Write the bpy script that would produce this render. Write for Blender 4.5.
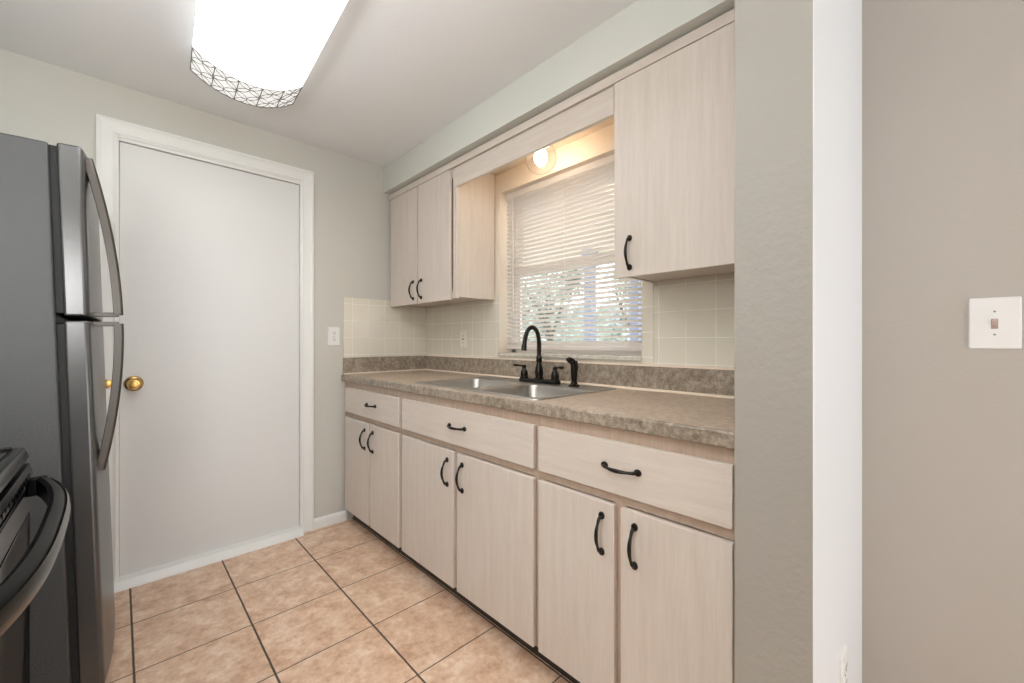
import bpy, bmesh, math, random
from mathutils import Vector, Matrix
random.seed(7)
S = bpy.context.scene
PI = math.pi
for o in list(bpy.data.objects): bpy.data.objects.remove(o)

# ---------------------------------------------------------------- camera, world, lights, exposure
cd = bpy.data.cameras.new('camera'); cam = bpy.data.objects.new('camera', cd); S.collection.objects.link(cam)
YAW = math.atan((512-119)/412.0)
cam.location = (0, 0, 1.12); cam.rotation_euler = (PI/2, 0, -YAW)
cd.sensor_width = 36; cd.lens = 36*412.0/1024; cd.clip_start = 0.02
S.camera = cam
w = bpy.data.worlds.new('world'); S.world = w; w.use_nodes = True
bg = w.node_tree.nodes['Background']; bg.inputs[0].default_value = (0.92, 0.96, 1.0, 1); bg.inputs[1].default_value = 4.0
S.view_settings.view_transform = 'Standard'; S.view_settings.look = 'None'
S.view_settings.gamma = 1; S.view_settings.use_curve_mapping = False
S.view_settings.exposure = 0.30

def area(name, loc, rot, sx, sy, power, col):
    l = bpy.data.lights.new(name, 'AREA'); l.shape = 'RECTANGLE'; l.size = sx; l.size_y = sy; l.energy = power; l.color = col
    o = bpy.data.objects.new(name, l); o.location = loc; o.rotation_euler = rot; S.collection.objects.link(o); return o
# portals: daylight comes in through the glazed opening behind the camera and an added, unseen side opening
for _n, _l, _r, _x, _y in (('portal_back', (.875, -2.22, 1.17), (PI/2, 0, 0), 1.35, 1.94), ('portal_side', (-2.92, -1.4, 1.45), (PI/2, 0, -PI/2), .9, .9)):
    area(_n, _l, _r, _x, _y, 1, (1, 1, 1)).data.cycles.is_portal = True
# two added, unseen fill spots: one bounced off the ceiling, one towards the door
def fill_spot(name, loc, rot, power, col):
    l = bpy.data.lights.new(name, 'SPOT'); l.energy = power; l.color = col; l.spot_size = math.radians(160); l.spot_blend = 1.0; l.shadow_soft_size = .22
    o = bpy.data.objects.new(name, l); o.location = loc; o.rotation_euler = rot; S.collection.objects.link(o)
fill_spot('fill_bounced', (-0.55, 0.40, 1.50), (PI, 0, 0), 125, (0.95, 0.98, 1.0))
fill_spot('fill_soft', (-0.55, 0.35, 1.40), (math.radians(82), 0, math.radians(-28)), 32, (0.97, 0.99, 1.0))

# ---------------------------------------------------------------- helpers
def lin(c):
    r = []
    for v in c:
        v = v/255.0; r.append(v/12.92 if v <= .04045 else ((v+.055)/1.055)**2.4)
    return (r[0], r[1], r[2], 1)

class NT:
    def __init__(s, name):
        s.m = bpy.data.materials.new(name); s.m.use_nodes = True
        s.t = s.m.node_tree; s.b = s.t.nodes['Principled BSDF']; s.tc = None
    def n(s, typ, **kw):
        x = s.t.nodes.new(typ)
        for k, v in kw.items(): setattr(x, k, v)
        return x
    def l(s, a, b): s.t.links.new(a, b)
    def val(s, sock, v):
        if hasattr(v, 'is_linked'): s.l(v, sock)
        else: sock.default_value = v
    def math(s, op, a, b=0.0, c=None):
        x = s.n('ShaderNodeMath', operation=op); s.val(x.inputs[0], a); s.val(x.inputs[1], b)
        if c is not None: s.val(x.inputs[2], c)
        return x.outputs[0]
    def coord(s, scale=(1,1,1)):
        tc = s.n('ShaderNodeTexCoord'); mp = s.n('ShaderNodeMapping'); mp.inputs['Scale'].default_value = scale
        s.l(tc.outputs['Object'], mp.inputs[0]); return mp.outputs[0]
    def noise(s, vec, scale, detail=4, rough=.55):
        x = s.n('ShaderNodeTexNoise'); s.l(vec, x.inputs['Vector']); x.inputs['Scale'].default_value = scale
        x.inputs['Detail'].default_value = detail; x.inputs['Roughness'].default_value = rough; return x.outputs['Fac']
    def ramp(s, fac, stops):
        x = s.n('ShaderNodeValToRGB'); s.l(fac, x.inputs[0]); e = x.color_ramp.elements
        while len(e) < len(stops): e.new(.5)
        for i, (p, c) in enumerate(stops): e[i].position = p; e[i].color = c
        return x.outputs[0]
    def mix(s, fac, a, b, mode='MIX'):
        x = s.n('ShaderNodeMix', data_type='RGBA', blend_type=mode); s.val(x.inputs[0], fac); s.val(x.inputs[6], a); s.val(x.inputs[7], b); return x.outputs[2]
    def bump(s, h, strength=.2, dist=.01):
        x = s.n('ShaderNodeBump'); x.inputs['Strength'].default_value = strength; x.inputs['Distance'].default_value = dist
        s.l(h, x.inputs['Height']); s.l(x.outputs[0], s.b.inputs['Normal'])
    def set(s, **kw):
        for k, v in kw.items(): s.val(s.b.inputs[k.replace('_', ' ')], v)
        return s.m

def plain(name, col, rough=.5, metal=0, **kw):
    a = NT(name); v = a.coord(); f = a.noise(v, 9, 3)
    c = lin(col); d = tuple(x*.93 for x in c[:3])+(1,)
    return a.set(Base_Color=a.mix(f, d, c), Roughness=rough, Metallic=metal, **kw)

def paint(name, col, bumps=.12, scale=90, rough=.55, blotch=.05, marks=0.0):
    a = NT(name); v = a.coord(); c = lin(col)
    f = a.noise(v, 2.3, 3); d = tuple(x*(1-blotch) for x in c[:3])+(1,)
    cc = a.mix(f, d, c)
    if marks:
        g = a.noise(v, 17, 5, .7); mk = a.ramp(g, [(.70, (0,0,0,1)), (.76, (1,1,1,1))])
        cc = a.mix(a.math('MULTIPLY', mk, marks), cc, tuple(x*.55 for x in c[:3])+(1,))
    a.bump(a.noise(v, scale, 3, .6), bumps, .004)
    return a.set(Base_Color=cc, Roughness=rough)

def wood(name, grain, light=(221,211,201), dark=(209,197,186), rough=.42):
    a = NT(name); sc = {'z': (14, 14, .9), 'y': (14, .9, 14)}[grain]
    v = a.coord(sc)
    f1 = a.noise(v, 3.2, 5, .62); f2 = a.noise(v, 14, 4, .6); f3 = a.noise(a.coord(), 2.0, 2)
    f = a.math('ADD', a.math('MULTIPLY', f1, .6), a.math('MULTIPLY', f2, .4))
    c = a.ramp(f, [(.34, lin(dark)), (.62, lin(light))])
    c = a.mix(a.math('MULTIPLY', f3, .30), c, lin((216, 198, 183)))
    a.bump(f2, .05, .002)
    return a.set(Base_Color=c, Roughness=rough)

def stone(name, base=(146,131,116), lo=(100,88,77), hi=(190,176,158), rough=.3, bright=1.0):
    a = NT(name); v = a.coord()
    f1 = a.noise(v, 48, 6, .68); f2 = a.noise(v, 160, 4, .6); f3 = a.noise(v, 12, 4)
    f = a.math('ADD', a.math('MULTIPLY', f1, .55), a.math('ADD', a.math('MULTIPLY', f2, .25), a.math('MULTIPLY', f3, .20)))
    c = a.ramp(f, [(.36, lin(lo)), (.49, lin(base)), (.62, lin(hi))])
    f4 = a.ramp(a.noise(v, 60, 3, .5), [(.60, (0,0,0,1)), (.68, (1,1,1,1))])
    c = a.mix(a.math('MULTIPLY', f4, .35), c, lin((196, 182, 160)))
    return a.set(Base_Color=c, Roughness=rough)

def steel(name, col, rough, axis=(1,1,200), metal=1.0, amt=.05):
    a = NT(name); f = a.noise(a.coord(axis), 4, 3); c = lin(col)
    cc = a.mix(f, tuple(x*.95 for x in c[:3])+(1,), c)
    r = a.math('ADD', a.math('MULTIPLY', f, amt), rough-amt/2)
    return a.set(Base_Color=cc, Roughness=r, Metallic=metal)

def gridmat(name, axes, origin, pitch, widths, body, grout, rough, bumpd, vary=.06, vein=None):
    """tile grid on two object axes"""
    a = NT(name); tc = a.n('ShaderNodeTexCoord'); sp = a.n('ShaderNodeSeparateXYZ'); a.l(tc.outputs['Object'], sp.inputs[0])
    v = a.coord(); wob = a.math('MULTIPLY', a.math('SUBTRACT', a.noise(v, 30, 2), .5), .0022)
    ms, cells = [], []
    for i in (0, 1):
        p = a.math('DIVIDE', a.math('SUBTRACT', a.math('ADD', sp.outputs[axes[i]], wob), origin[i]), pitch[i])
        cells.append(a.math('FLOOR', p))
        fr = a.math('FRACT', p); d = a.math('MULTIPLY', a.math('MINIMUM', fr, a.math('SUBTRACT', 1.0, fr)), pitch[i])
        mr = a.n('ShaderNodeMapRange'); a.l(d, mr.inputs[0]); mr.inputs[1].default_value = widths[i]*.7; mr.inputs[2].default_value = widths[i]*1.3
        ms.append(mr.outputs[0])
    m = a.math('MINIMUM', ms[0], ms[1])
    cb = a.n('ShaderNodeCombineXYZ'); a.l(cells[0], cb.inputs[0]); a.l(cells[1], cb.inputs[1])
    wn = a.n('ShaderNodeTexWhiteNoise'); wn.noise_dimensions = '3D'; a.l(cb.outputs[0], wn.inputs['Vector'])
    off = a.n('ShaderNodeVectorMath', operation='ADD'); sc_ = a.n('ShaderNodeVectorMath', operation='SCALE')
    a.l(wn.outputs['Color'], sc_.inputs[0]); sc_.inputs['Scale'].default_value = 9
    a.l(v, off.inputs[0]); a.l(sc_.outputs[0], off.inputs[1])
    if vein:
        f1 = a.noise(off.outputs[0], 13, 8, .72); f2 = a.noise(off.outputs[0], 46, 5, .65); 
        f = a.math('ADD', a.math('MULTIPLY', f1, .7), a.math('MULTIPLY', f2, .3))
        c = a.ramp(f, [(.37, lin(vein[0])), (.46, lin(vein[1])), (.53, lin(body)), (.62, lin(vein[2]))])
    else:
        c = a.mix(a.noise(off.outputs[0], 6, 3), lin(body), tuple(x*.94 for x in lin(body)[:3])+(1,))
    dk = a.math('SUBTRACT', 1.0, a.math('MULTIPLY', wn.outputs['Value'], vary))
    hsv = a.n('ShaderNodeHueSaturation'); a.l(c, hsv.inputs['Color']); a.l(dk, hsv.inputs['Value'])
    col = a.mix(m, lin(grout), hsv.outputs[0])
    h = a.math('ADD', m, a.math('MULTIPLY', a.noise(v, 40, 2), .05))
    a.bump(h, .6, bumpd)
    return a.set(Base_Color=col, Roughness=a.math('SUBTRACT', .85, a.math('MULTIPLY', m, .85-rough)))

INV = {}
def link(o): S.collection.objects.link(o); return o
def obj(name, bm, mat, parent=None, smooth=False, bevel=0, label=None):
    me = bpy.data.meshes.new(name)
    bmesh.ops.recalc_face_normals(bm, faces=bm.faces)
    bm.to_mesh(me); bm.free()
    root = parent
    while root is not None and root.parent is not None: root = root.parent
    if root is not None: me.transform(Matrix.Translation(-root.location))
    o = link(bpy.data.objects.new(name, me))
    mats = mat if isinstance(mat, (list, tuple)) else [mat]
    for m in mats: me.materials.append(m)
    if parent is not None: o.parent = parent
    if smooth:
        for p in me.polygons: p.use_smooth = True
        try: me.set_sharp_from_angle(angle=math.radians(40))
        except Exception: pass
    if bevel:
        b = o.modifiers.new('bevel', 'BEVEL'); b.width = bevel; b.segments = 3; b.limit_method = 'ANGLE'; b.angle_limit = .6
        for p in me.polygons: p.use_smooth = True
        try: me.set_sharp_from_angle(angle=math.radians(50))
        except Exception: pass
    if label: o['label'] = label
    return o
def thing(name, label, cat, loc=(0,0,0), group=None):
    o = link(bpy.data.objects.new(name, None)); o.location = loc; o.empty_display_size = .05
    o['label'] = label; o['category'] = cat
    if group: o['group'] = group
    return o
def tag(o, label, cat, group=None):
    o['label'] = label; o['category'] = cat
    if group: o['group'] = group
    return o
def struct(name, bm, mat, parent=None, **k):
    o = obj(name, bm, mat, parent, **k)
    if parent is None: o['kind'] = 'structure'
    return o
def B(): return bmesh.new()
def box(bm, x0, x1, y0, y1, z0, z1, mi=0):
    r = bmesh.ops.create_cube(bm, size=1)
    for v in r['verts']:
        v.co = Vector(((x0+x1)/2+v.co.x*(x1-x0), (y0+y1)/2+v.co.y*(y1-y0), (z0+z1)/2+v.co.z*(z1-z0)))
    for f in {f for v in r['verts'] for f in v.link_faces}: f.material_index = mi
    return bm
def loft(bm, rings, close=True, cap=True):
    vr = [[bm.verts.new(p) for p in r] for r in rings]
    n = len(rings[0])
    for a, b in zip(vr, vr[1:]):
        for i in range(n if close else n-1):
            j = (i+1) % n
            bm.faces.new((a[i], a[j], b[j], b[i]))
    if cap:
        bm.faces.new(vr[0]); bm.faces.new(list(reversed(vr[-1])))
    return vr
def tube(bm, pts, rad, n=12, flat=None, up=None, cap=True):
    """sweep a circle (or ellipse: flat=(a,b) factors) along points"""
    pts = [Vector(p) for p in pts]; N = len(pts)
    if not hasattr(rad, '__len__'): rad = [rad]*N
    t0 = (pts[1]-pts[0]).normalized()
    u = Vector(up) if up else (Vector((0,0,1)) if abs(t0.z) < .9 else Vector((1,0,0)))
    rings = []
    for i, p in enumerate(pts):
        t = (pts[min(i+1, N-1)]-pts[max(i-1, 0)]).normalized()
        u = (u-t*u.dot(t)).normalized(); v = t.cross(u)
        fa, fb = flat if flat else (1, 1)
        rings.append([p+u*math.cos(2*PI*k/n)*rad[i]*fa+v*math.sin(2*PI*k/n)*rad[i]*fb for k in range(n)])
    loft(bm, rings, True, cap); return bm
def lathe(bm, c, prof, axis='z', n=32):
    """prof: (r, h) pairs along axis from c"""
    c = Vector(c); ax = {'x': Vector((1,0,0)), '-x': Vector((-1,0,0)), 'y': Vector((0,1,0)), '-y': Vector((0,-1,0)), 'z': Vector((0,0,1)), '-z': Vector((0,0,-1))}[axis]
    u = Vector((0,0,1)) if abs(ax.z) < .5 else Vector((1,0,0)); v = ax.cross(u)
    loft(bm, [[c+ax*h+(u*math.cos(2*PI*k/n)+v*math.sin(2*PI*k/n))*max(r, .0002) for k in range(n)] for r, h in prof]); return bm
def rrect(cx, cy, w, h, r, n=8):
    pts = []
    for qx, qy, a0 in ((1,1,0), (-1,1,PI/2), (-1,-1,PI), (1,-1,1.5*PI)):
        for k in range(n+1):
            a = a0+k*PI/2/n
            pts.append((cx+qx*(w/2-r)+math.cos(a)*r, cy+qy*(h/2-r)+math.sin(a)*r))
    return pts
def extr(bm, pts, f):
    """prism: pts 2d, f(p, t) -> 3d for t 0,1"""
    loft(bm, [[f(p, 0) for p in pts], [f(p, 1) for p in pts]])
    return bm
def spline(P, n=8):
    P = [Vector(p) for p in P]; Q = [P[0]]+P+[P[-1]]; out = []
    for i in range(1, len(Q)-2):
        a, b, c, d = Q[i-1:i+3]
        for k in range(n):
            t = k/n; out.append(.5*((2*b)+(c-a)*t+(2*a-5*b+4*c-d)*t*t+(3*b-a-3*c+d)*t**3))
    out.append(P[-1]); return out

# ---------------------------------------------------------------- materials
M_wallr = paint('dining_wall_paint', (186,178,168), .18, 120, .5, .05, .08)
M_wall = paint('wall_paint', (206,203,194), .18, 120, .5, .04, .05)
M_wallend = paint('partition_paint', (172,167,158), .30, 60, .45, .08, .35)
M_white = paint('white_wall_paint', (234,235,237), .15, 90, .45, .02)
M_soffit = paint('soffit_paint', (218,219,211), .10, 120, .5, .03)
M_ceil = paint('ceiling_paint', (240,240,240), .16, 60, .7, .02)
M_trim = paint('trim_paint', (236,235,231), .05, 60, .35, .03)
M_door = paint('door_paint', (226,225,222), .05, 40, .38, .03, .10)
M_header = paint('header_paint', (238,226,210), .1, 120, .5, .04)
M_floor = gridmat('floor_tile', (0,1), (.0365,.218), (.3450,.3340), (.0034,.0022), (230,198,170), (88,76,66), .30, .0015, .05,
                  ((198,156,126), (220,182,152), (244,220,198)))
M_btile_w = gridmat('wall_tile', (1,2), (.025,1.0305), (.1125,.1055), (.0017,.0017), (234,226,210), (244,239,229), .18, .0012, .03)
M_btile_d = gridmat('wall_tile_end', (0,2), (.962,1.037), (.1105,.107), (.0017,.0017), (234,226,210), (244,239,229), .18, .0012, .03)
M_btrim = gridmat('wall_tile_trim', (0,2), (9.3,.0), (30,.1055), (.0017,.0017), (234,226,210), (244,239,229), .18, .0012, .03)
M_woodv = wood('washed_maple_vertical', 'z'); M_woodh = wood('washed_maple_horizontal', 'y')
M_frame = wood('face_frame_wood', 'z', (196,172,152), (176,152,132))
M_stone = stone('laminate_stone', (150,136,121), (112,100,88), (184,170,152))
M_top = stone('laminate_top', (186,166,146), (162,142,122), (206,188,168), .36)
M_caulk = plain('caulk', (238,220,200), .5)
M_toe = plain('toe_kick_dark', (70,60,52), .7)
M_bronze = plain('oil_rubbed_bronze', (46,43,39), .25, .7)
M_brass = steel('brass', (188,150,88), .22, (20,20,20))
M_steel = steel('brushed_steel', (186,183,178), .40, (3,20,3))
M_steelv = steel('fridge_steel', (98,97,96), .30, (60,60,1), .7)
M_handle = steel('handle_steel', (98,93,88), .33, (60,60,1), .85)
a = NT('fridge_side'); v = a.coord(); n1 = a.noise(v, 260, 3, .7)
a.bump(n1, .45, .003); M_fside = a.set(Base_Color=lin((76,76,76)), Roughness=.30, Metallic=.35)
M_gasket = plain('gasket_black', (9,9,9), .6)
M_blk = plain('black_enamel', (6,6,6), .35, Specular_IOR_Level=.12)
M_dsteel = steel('dark_steel', (62,60,58), .22, (3,60,3))
M_blkglass = plain('black_glass', (10,10,11), .05)
M_plate = plain('plate_plastic', (240,238,234), .3)
M_almond = plain('almond_plastic', (244,236,222), .3)
M_dark = plain('dark_slot', (40,36,34), .6)
M_slat = plain('blind_slat', (246,243,241), .4, 0)
_t = M_slat.node_tree; _tr = _t.nodes.new('ShaderNodeBsdfTranslucent'); _tr.inputs[0].default_value = (.96,.92,.90,1); _mx = _t.nodes.new('ShaderNodeMixShader'); _mx.inputs[0].default_value = .6
_t.links.new(_t.nodes['Principled BSDF'].outputs[0], _mx.inputs[1]); _t.links.new(_tr.outputs[0], _mx.inputs[2]); _t.links.new(_mx.outputs[0], _t.nodes['Material Output'].inputs[0])
M_marble = stone('sill_marble', (212,204,192), (186,176,164), (230,224,214), .25)
M_vinyl = plain('window_vinyl', (232,228,222), .4)
M_shade = plain('fixture_metal', (150,148,145), .4, .5)
def glassmat(name, rough=0.0, tint=(1,1,1,1)):
    a = NT(name); return a.set(Base_Color=tint, Roughness=rough, Transmission_Weight=1.0, IOR=1.45)
M_glass = glassmat('clear_glass')
def winglass():
    a = NT('window_glass'); t = a.n('ShaderNodeBsdfTransparent'); g = a.n('ShaderNodeBsdfGlossy'); g.inputs['Roughness'].default_value = .02
    lw = a.n('ShaderNodeLayerWeight'); fr = a.math('ADD', .03, a.math('MULTIPLY', .6, a.math('POWER', lw.outputs['Facing'], 4.0))); mx = a.n('ShaderNodeMixShader'); a.l(fr, mx.inputs[0]); a.l(t.outputs[0], mx.inputs[1]); a.l(g.outputs[0], mx.inputs[2])
    a.l(mx.outputs[0], a.t.nodes['Material Output'].inputs[0]); return a.m
M_pane = winglass(); M_glass = M_pane
def emis(name, col, strength):
    a = NT(name); return a.set(Base_Color=(.8,.8,.8,1), Emission_Color=col, Emission_Strength=strength)
M_diff = emis('lit_diffuser', (.97,.99,1.0,1), 5.0)
M_diffend = emis('lit_acrylic_end', (1.0,.985,.96,1), .55)
M_bulb = emis('lit_bulb', (1.0,.78,.57,1), 36)
M_side = emis('pan_side_glow', (.97,.99,1.0,1), .5)  # glow added to the pan sides to brighten the ceiling around the fixture

# ---------------------------------------------------------------- the setting
XW, XR, YD, ZC = 1.62, 1.655, 2.60, 2.29
XL, YB, XF = -.95, -2.2, -2.9
struct('floor', box(B(), XF, XR+.1, YB, YD+.1, -.08, 0), M_floor)
struct('ceiling', box(B(), XF, XR+.1, YB, YD+.1, ZC, ZC+.08), M_ceil)
# door wall with an opening for the door
bm = B(); box(bm, XL-.1, -.02, YD, YD+.12, 0, ZC); box(bm, .785, XW+.16, YD, YD+.12, 0, ZC); box(bm, -.02, .785, YD, YD+.12, 2.06, ZC)
struct('wall_far', bm, M_wall)
# window wall with the window opening
WY0, WY1, WZ0, WZ1 = .885, 1.80, 1.055, 1.99
bm = B(); X0, X1 = XW, XW+.15
box(bm, X0, X1, .32, WY0, 0, ZC); box(bm, X0, X1, WY1, YD, 0, ZC); box(bm, X0, X1, WY0, WY1, 0, WZ0); box(bm, X0, X1, WY0, WY1, WZ1, ZC)
struct('wall_window', bm, M_header)
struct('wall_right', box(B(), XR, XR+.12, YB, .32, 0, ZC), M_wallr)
struct('wall_left', box(B(), XL-.1, XL, -.35, YD, 0, ZC), M_wall)
struct('wall_hall', box(B(), XF, XL-.1, -.35, -.25, 0, ZC), M_wall)
bm = B(); box(bm, XF-.1, XF, YB, -.25, 0, 1.0); box(bm, XF-.1, XF, YB, -.25, 1.9, ZC); box(bm, XF-.1, XF, YB, -1.85, 1.0, 1.9); box(bm, XF-.1, XF, -.95, -.25, 1.0, 1.9)
struct('wall_side', bm, M_wall)
bm = B(); box(bm, XF, .20, YB-.1, YB, 0, ZC); box(bm, .20, 1.55, YB-.1, YB, 2.14, ZC); box(bm, .20, 1.55, YB-.1, YB, 0, .20); box(bm, 1.55, XR, YB-.1, YB, 0, ZC)
struct('wall_back', bm, M_wall)
# short partition: end grey, near face white
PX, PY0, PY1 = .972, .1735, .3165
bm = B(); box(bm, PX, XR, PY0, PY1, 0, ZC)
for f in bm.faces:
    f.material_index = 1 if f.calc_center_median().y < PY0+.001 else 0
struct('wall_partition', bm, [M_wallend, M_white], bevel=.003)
# soffit over the wall cabinets
SX = 1.287
bm = B(); box(bm, SX, XW, PY1, YD, 2.12, ZC)
struct('ceiling_soffit', bm, M_soffit)

# door, casing and threshold
d = link(bpy.data.objects.new('door_1', None)); d['kind'] = 'structure'; d.location = (.375, YD, 0)
obj('slab', box(B(), .001, .765, 2.612, 2.648, .035, 2.0375), M_door, d, bevel=.002)
bm = B(); box(bm, -.02, 0, 2.60, 2.70, 0, 2.06); box(bm, .766, .786, 2.60, 2.70, 0, 2.06); box(bm, 0, .766, 2.60, 2.70, 2.040, 2.06)
box(bm, 0, .012, 2.650, 2.69, 0, 2.04); box(bm, .754, .766, 2.650, 2.69, 0, 2.04); box(bm, 0, .766, 2.650, 2.69, 2.026, 2.04)
obj('jamb', bm, M_trim, d)
k = obj('door_knob', lathe(B(), (.050, 2.585, .924), [(.0, -.040), (.012, -.0395), (.0145, -.036), (.011, -.034), (.012, -.037), (.020, -.036), (.0255, -.026), (.027, -.017), (.024, -.007), (.013, .000), (.0105, .008), (.0105, .02), (0, .021)], 'y'), M_brass, d, smooth=True, label='round brass door knob')
obj('rosette', lathe(B(), (.050, 2.606, .924), [(0, -.012), (.012, -.012), (.022, -.010), (.032, -.006), (.035, 0), (.035, .0055), (0, .006)], 'y'), M_brass, k, smooth=True)
def casing_profile(): return [(0,0), (0,.018), (.010,.020), (.018,.016), (.030,.013), (.052,.011), (.062,.013), (.066,.010), (.072,.008), (.072,0)]
# casing: mitred sweep round the opening (profile offset outwards from opening edge is 'o', depth 'h')
bm = B(); pr = casing_profile(); x0, x1, zt = -.001, .766, 2.054
rings = []
for (px, pz, sx, sz) in ((x0, 0, -1, 0), (x0, zt, -1, 1), (x1, zt, 1, 1), (x1, 0, 1, 0)):
    rings.append([Vector((px+sx*(.072-o), YD-h, pz+sz*(.072-o))) for o, h in pr])
loft(bm, rings, True, True)
struct('trim_1', bm, M_trim)
st = obj('strike_plate', lathe(B(), (-.040, YD-.014, .930), [(0, -.004), (.010, -.004), (.019, -.002), (.021, .004), (0, .004)], 'y'), M_brass, d, smooth=True, label='small brass plate beside the door')
bm = B()
extr(bm, [(2.612, 0), (2.612, .040), (2.575, .034), (2.550, .008), (2.548, 0)], lambda p, t: (-.03+t*.802, p[0], p[1]))
struct('trim_2', bm, M_trim)
def baseboard(bm, P, Q, n, h=.060, t=.014):
    P = Vector(P); Q = Vector(Q); n = Vector(n)
    pr = [(0,0), (t,0), (t,h*.78), (t*.6,h*.93), (t*.3,h), (0,h)]
    loft(bm, [[E+n*a+Vector((0,0,b)) for a, b in pr] for E in (P, Q)])
bm = B(); baseboard(bm, (.838, YD, 0), (1.035, YD, 0), (0,-1,0)); struct('baseboard_far', bm, M_trim)
bm = B(); baseboard(bm, (XL, YD, 0), (-.074, YD, 0), (0,-1,0)); struct('baseboard_corner', bm, M_trim)

# tiled backsplash
TZ0 = 1.018
bm = B(); T = .008
box(bm, XW-T, XW, PY1, .835, TZ0, 1.40); box(bm, XW-T, XW, WY1, YD, TZ0, 1.40)
struct('trim_3', bm, M_btile_w)
bm = B(); box(bm, XW-T-.002, XW, .835, WY0+.004, TZ0, 1.40); box(bm, XW-T, XW, WY0+.004, WY1, TZ0, 1.036)
struct('trim_4', bm, M_btrim, bevel=.002)
bm = B(); box(bm, 1.016, XW-T, YD-T, YD, TZ0, 1.398)
struct('trim_5', bm, M_btile_d, bevel=.002)
# marble sill and window
struct('window_sill', box(B(), XW-.022, XW+.10, WY0+.001, WY1-.001, 1.036, 1.056), M_marble, bevel=.004)
wd = link(bpy.data.objects.new('window_1', None)); wd['kind'] = 'structure'; wd.location = (XW+.12, 1.34, 1.05)
GX = XW+.095
bm = B()
box(bm, GX, GX+.05, WY0, WY0+.035, WZ0, WZ1); box(bm, GX, GX+.05, WY1-.035, WY1, WZ0, WZ1); box(bm, GX, GX+.05, WY0, WY1, WZ1-.03, WZ1); box(bm, GX, GX+.05, WY0, WY1, WZ0, WZ0+.03)
obj('frame', bm, M_vinyl, wd, bevel=.002)
ZM = 1.545
for nm, za, zb, gx in (('lower_sash', WZ0+.03, ZM, GX+.006), ('upper_sash', ZM-.03, WZ1-.03, GX+.028)):
    bm = B(); ya, yb = WY0+.036, WY1-.036; t_ = .03
    box(bm, gx, gx+.018, ya, ya+t_, za, zb); box(bm, gx, gx+.018, yb-t_, yb, za, zb); box(bm, gx, gx+.018, ya+t_, yb-t_, za, za+t_); box(bm, gx, gx+.018, ya+t_, yb-t_, zb-t_, zb)
    s = obj(nm, bm, M_vinyl, wd, bevel=.002)
    obj('pane', box(B(), gx+.007, gx+.011, ya+t_-.004, yb-t_+.004, za+t_-.004, zb-t_+.004), M_pane, s)

# ---------------------------------------------------------------- blind
bl = thing('window_blind', 'cream horizontal mini blind hanging half open in the window above the sink', 'blind', (XW+.04, 1.345, WZ1))
by0, by1 = WY0+.012, WY1-.012; bx = XW+.045
bm = B()
pr = [(-.016,-.0), (-.016,-.030), (-.010,-.034), (.012,-.034), (.016,-.028), (.016,0)]
extr(bm, pr, lambda p, t: (bx+p[0], by0+t*(by1-by0), 1.984+p[1]))
obj('headrail', bm, M_slat, bl)
bm = B(); NS = 36; zt, zb = 1.935, 1.118; TA = math.radians(27)
for i in range(NS):
    z = zt-(zt-zb)*i/(NS-1); n = 4; top = []; bot = []
    for k in range(n+1):
        q = -1+2*k/n; x = q*.0128; crown = .0022*(1-q*q)
        X = bx+x*math.cos(TA)+crown*math.sin(TA); Z = z-x*math.sin(TA)+crown*math.cos(TA)
        top.append((X, Z)); bot.append((X-.0005*math.sin(TA), Z-.0005*math.cos(TA)))
    sag = random.uniform(-.0006, .0006)
    extr(bm, top+bot[::-1], lambda p, t: (p[0], by0+.003+t*(by1-by0-.006), p[1]+sag*(1 if t else -1)))
obj('slats', bm, M_slat, bl, smooth=True)
bm = B(); box(bm, bx-.015, bx+.015, by0+.002, by1-.002, 1.076, 1.098)
obj('bottom_rail', bm, M_slat, bl, bevel=.006)
for y in (by0+.10, (by0+by1)/2, by1-.10):
    bm = B()
    for dx in (-.0135, .0135): tube(bm, [(bx+dx, y, 1.95), (bx+dx, y, 1.09)], .0007, 6)
    for i in range(NS):
        z = zt-(zt-zb)*i/(NS-1)-.002; tube(bm, [(bx-.0135, y+.001, z+.006), (bx+.0135, y+.001, z-.007)], .0004, 4)
    obj('ladder_cord', bm, M_slat, bl)
bm = B(); tube(bm, [(bx-.022, by1-.075, 1.945), (bx-.024, by1-.075, 1.94), (bx-.024, by1-.077, 1.25)], .0036, 6); obj('tilt_wand', bm, M_slat, bl, smooth=True)
bm = B()
for dy in (0, .004): tube(bm, [(bx-.018, by1-.052+dy, 1.95), (bx-.020, by1-.052+dy, 1.30)], .0009, 6)
lathe(bm, (bx-.020, by1-.050, 1.262), [(.001, .04), (.004, .03), (.007, 0), (.006, -.003), (0, -.004)], 'z', 12)
obj('lift_cord', bm, M_slat, bl, smooth=True)

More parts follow.
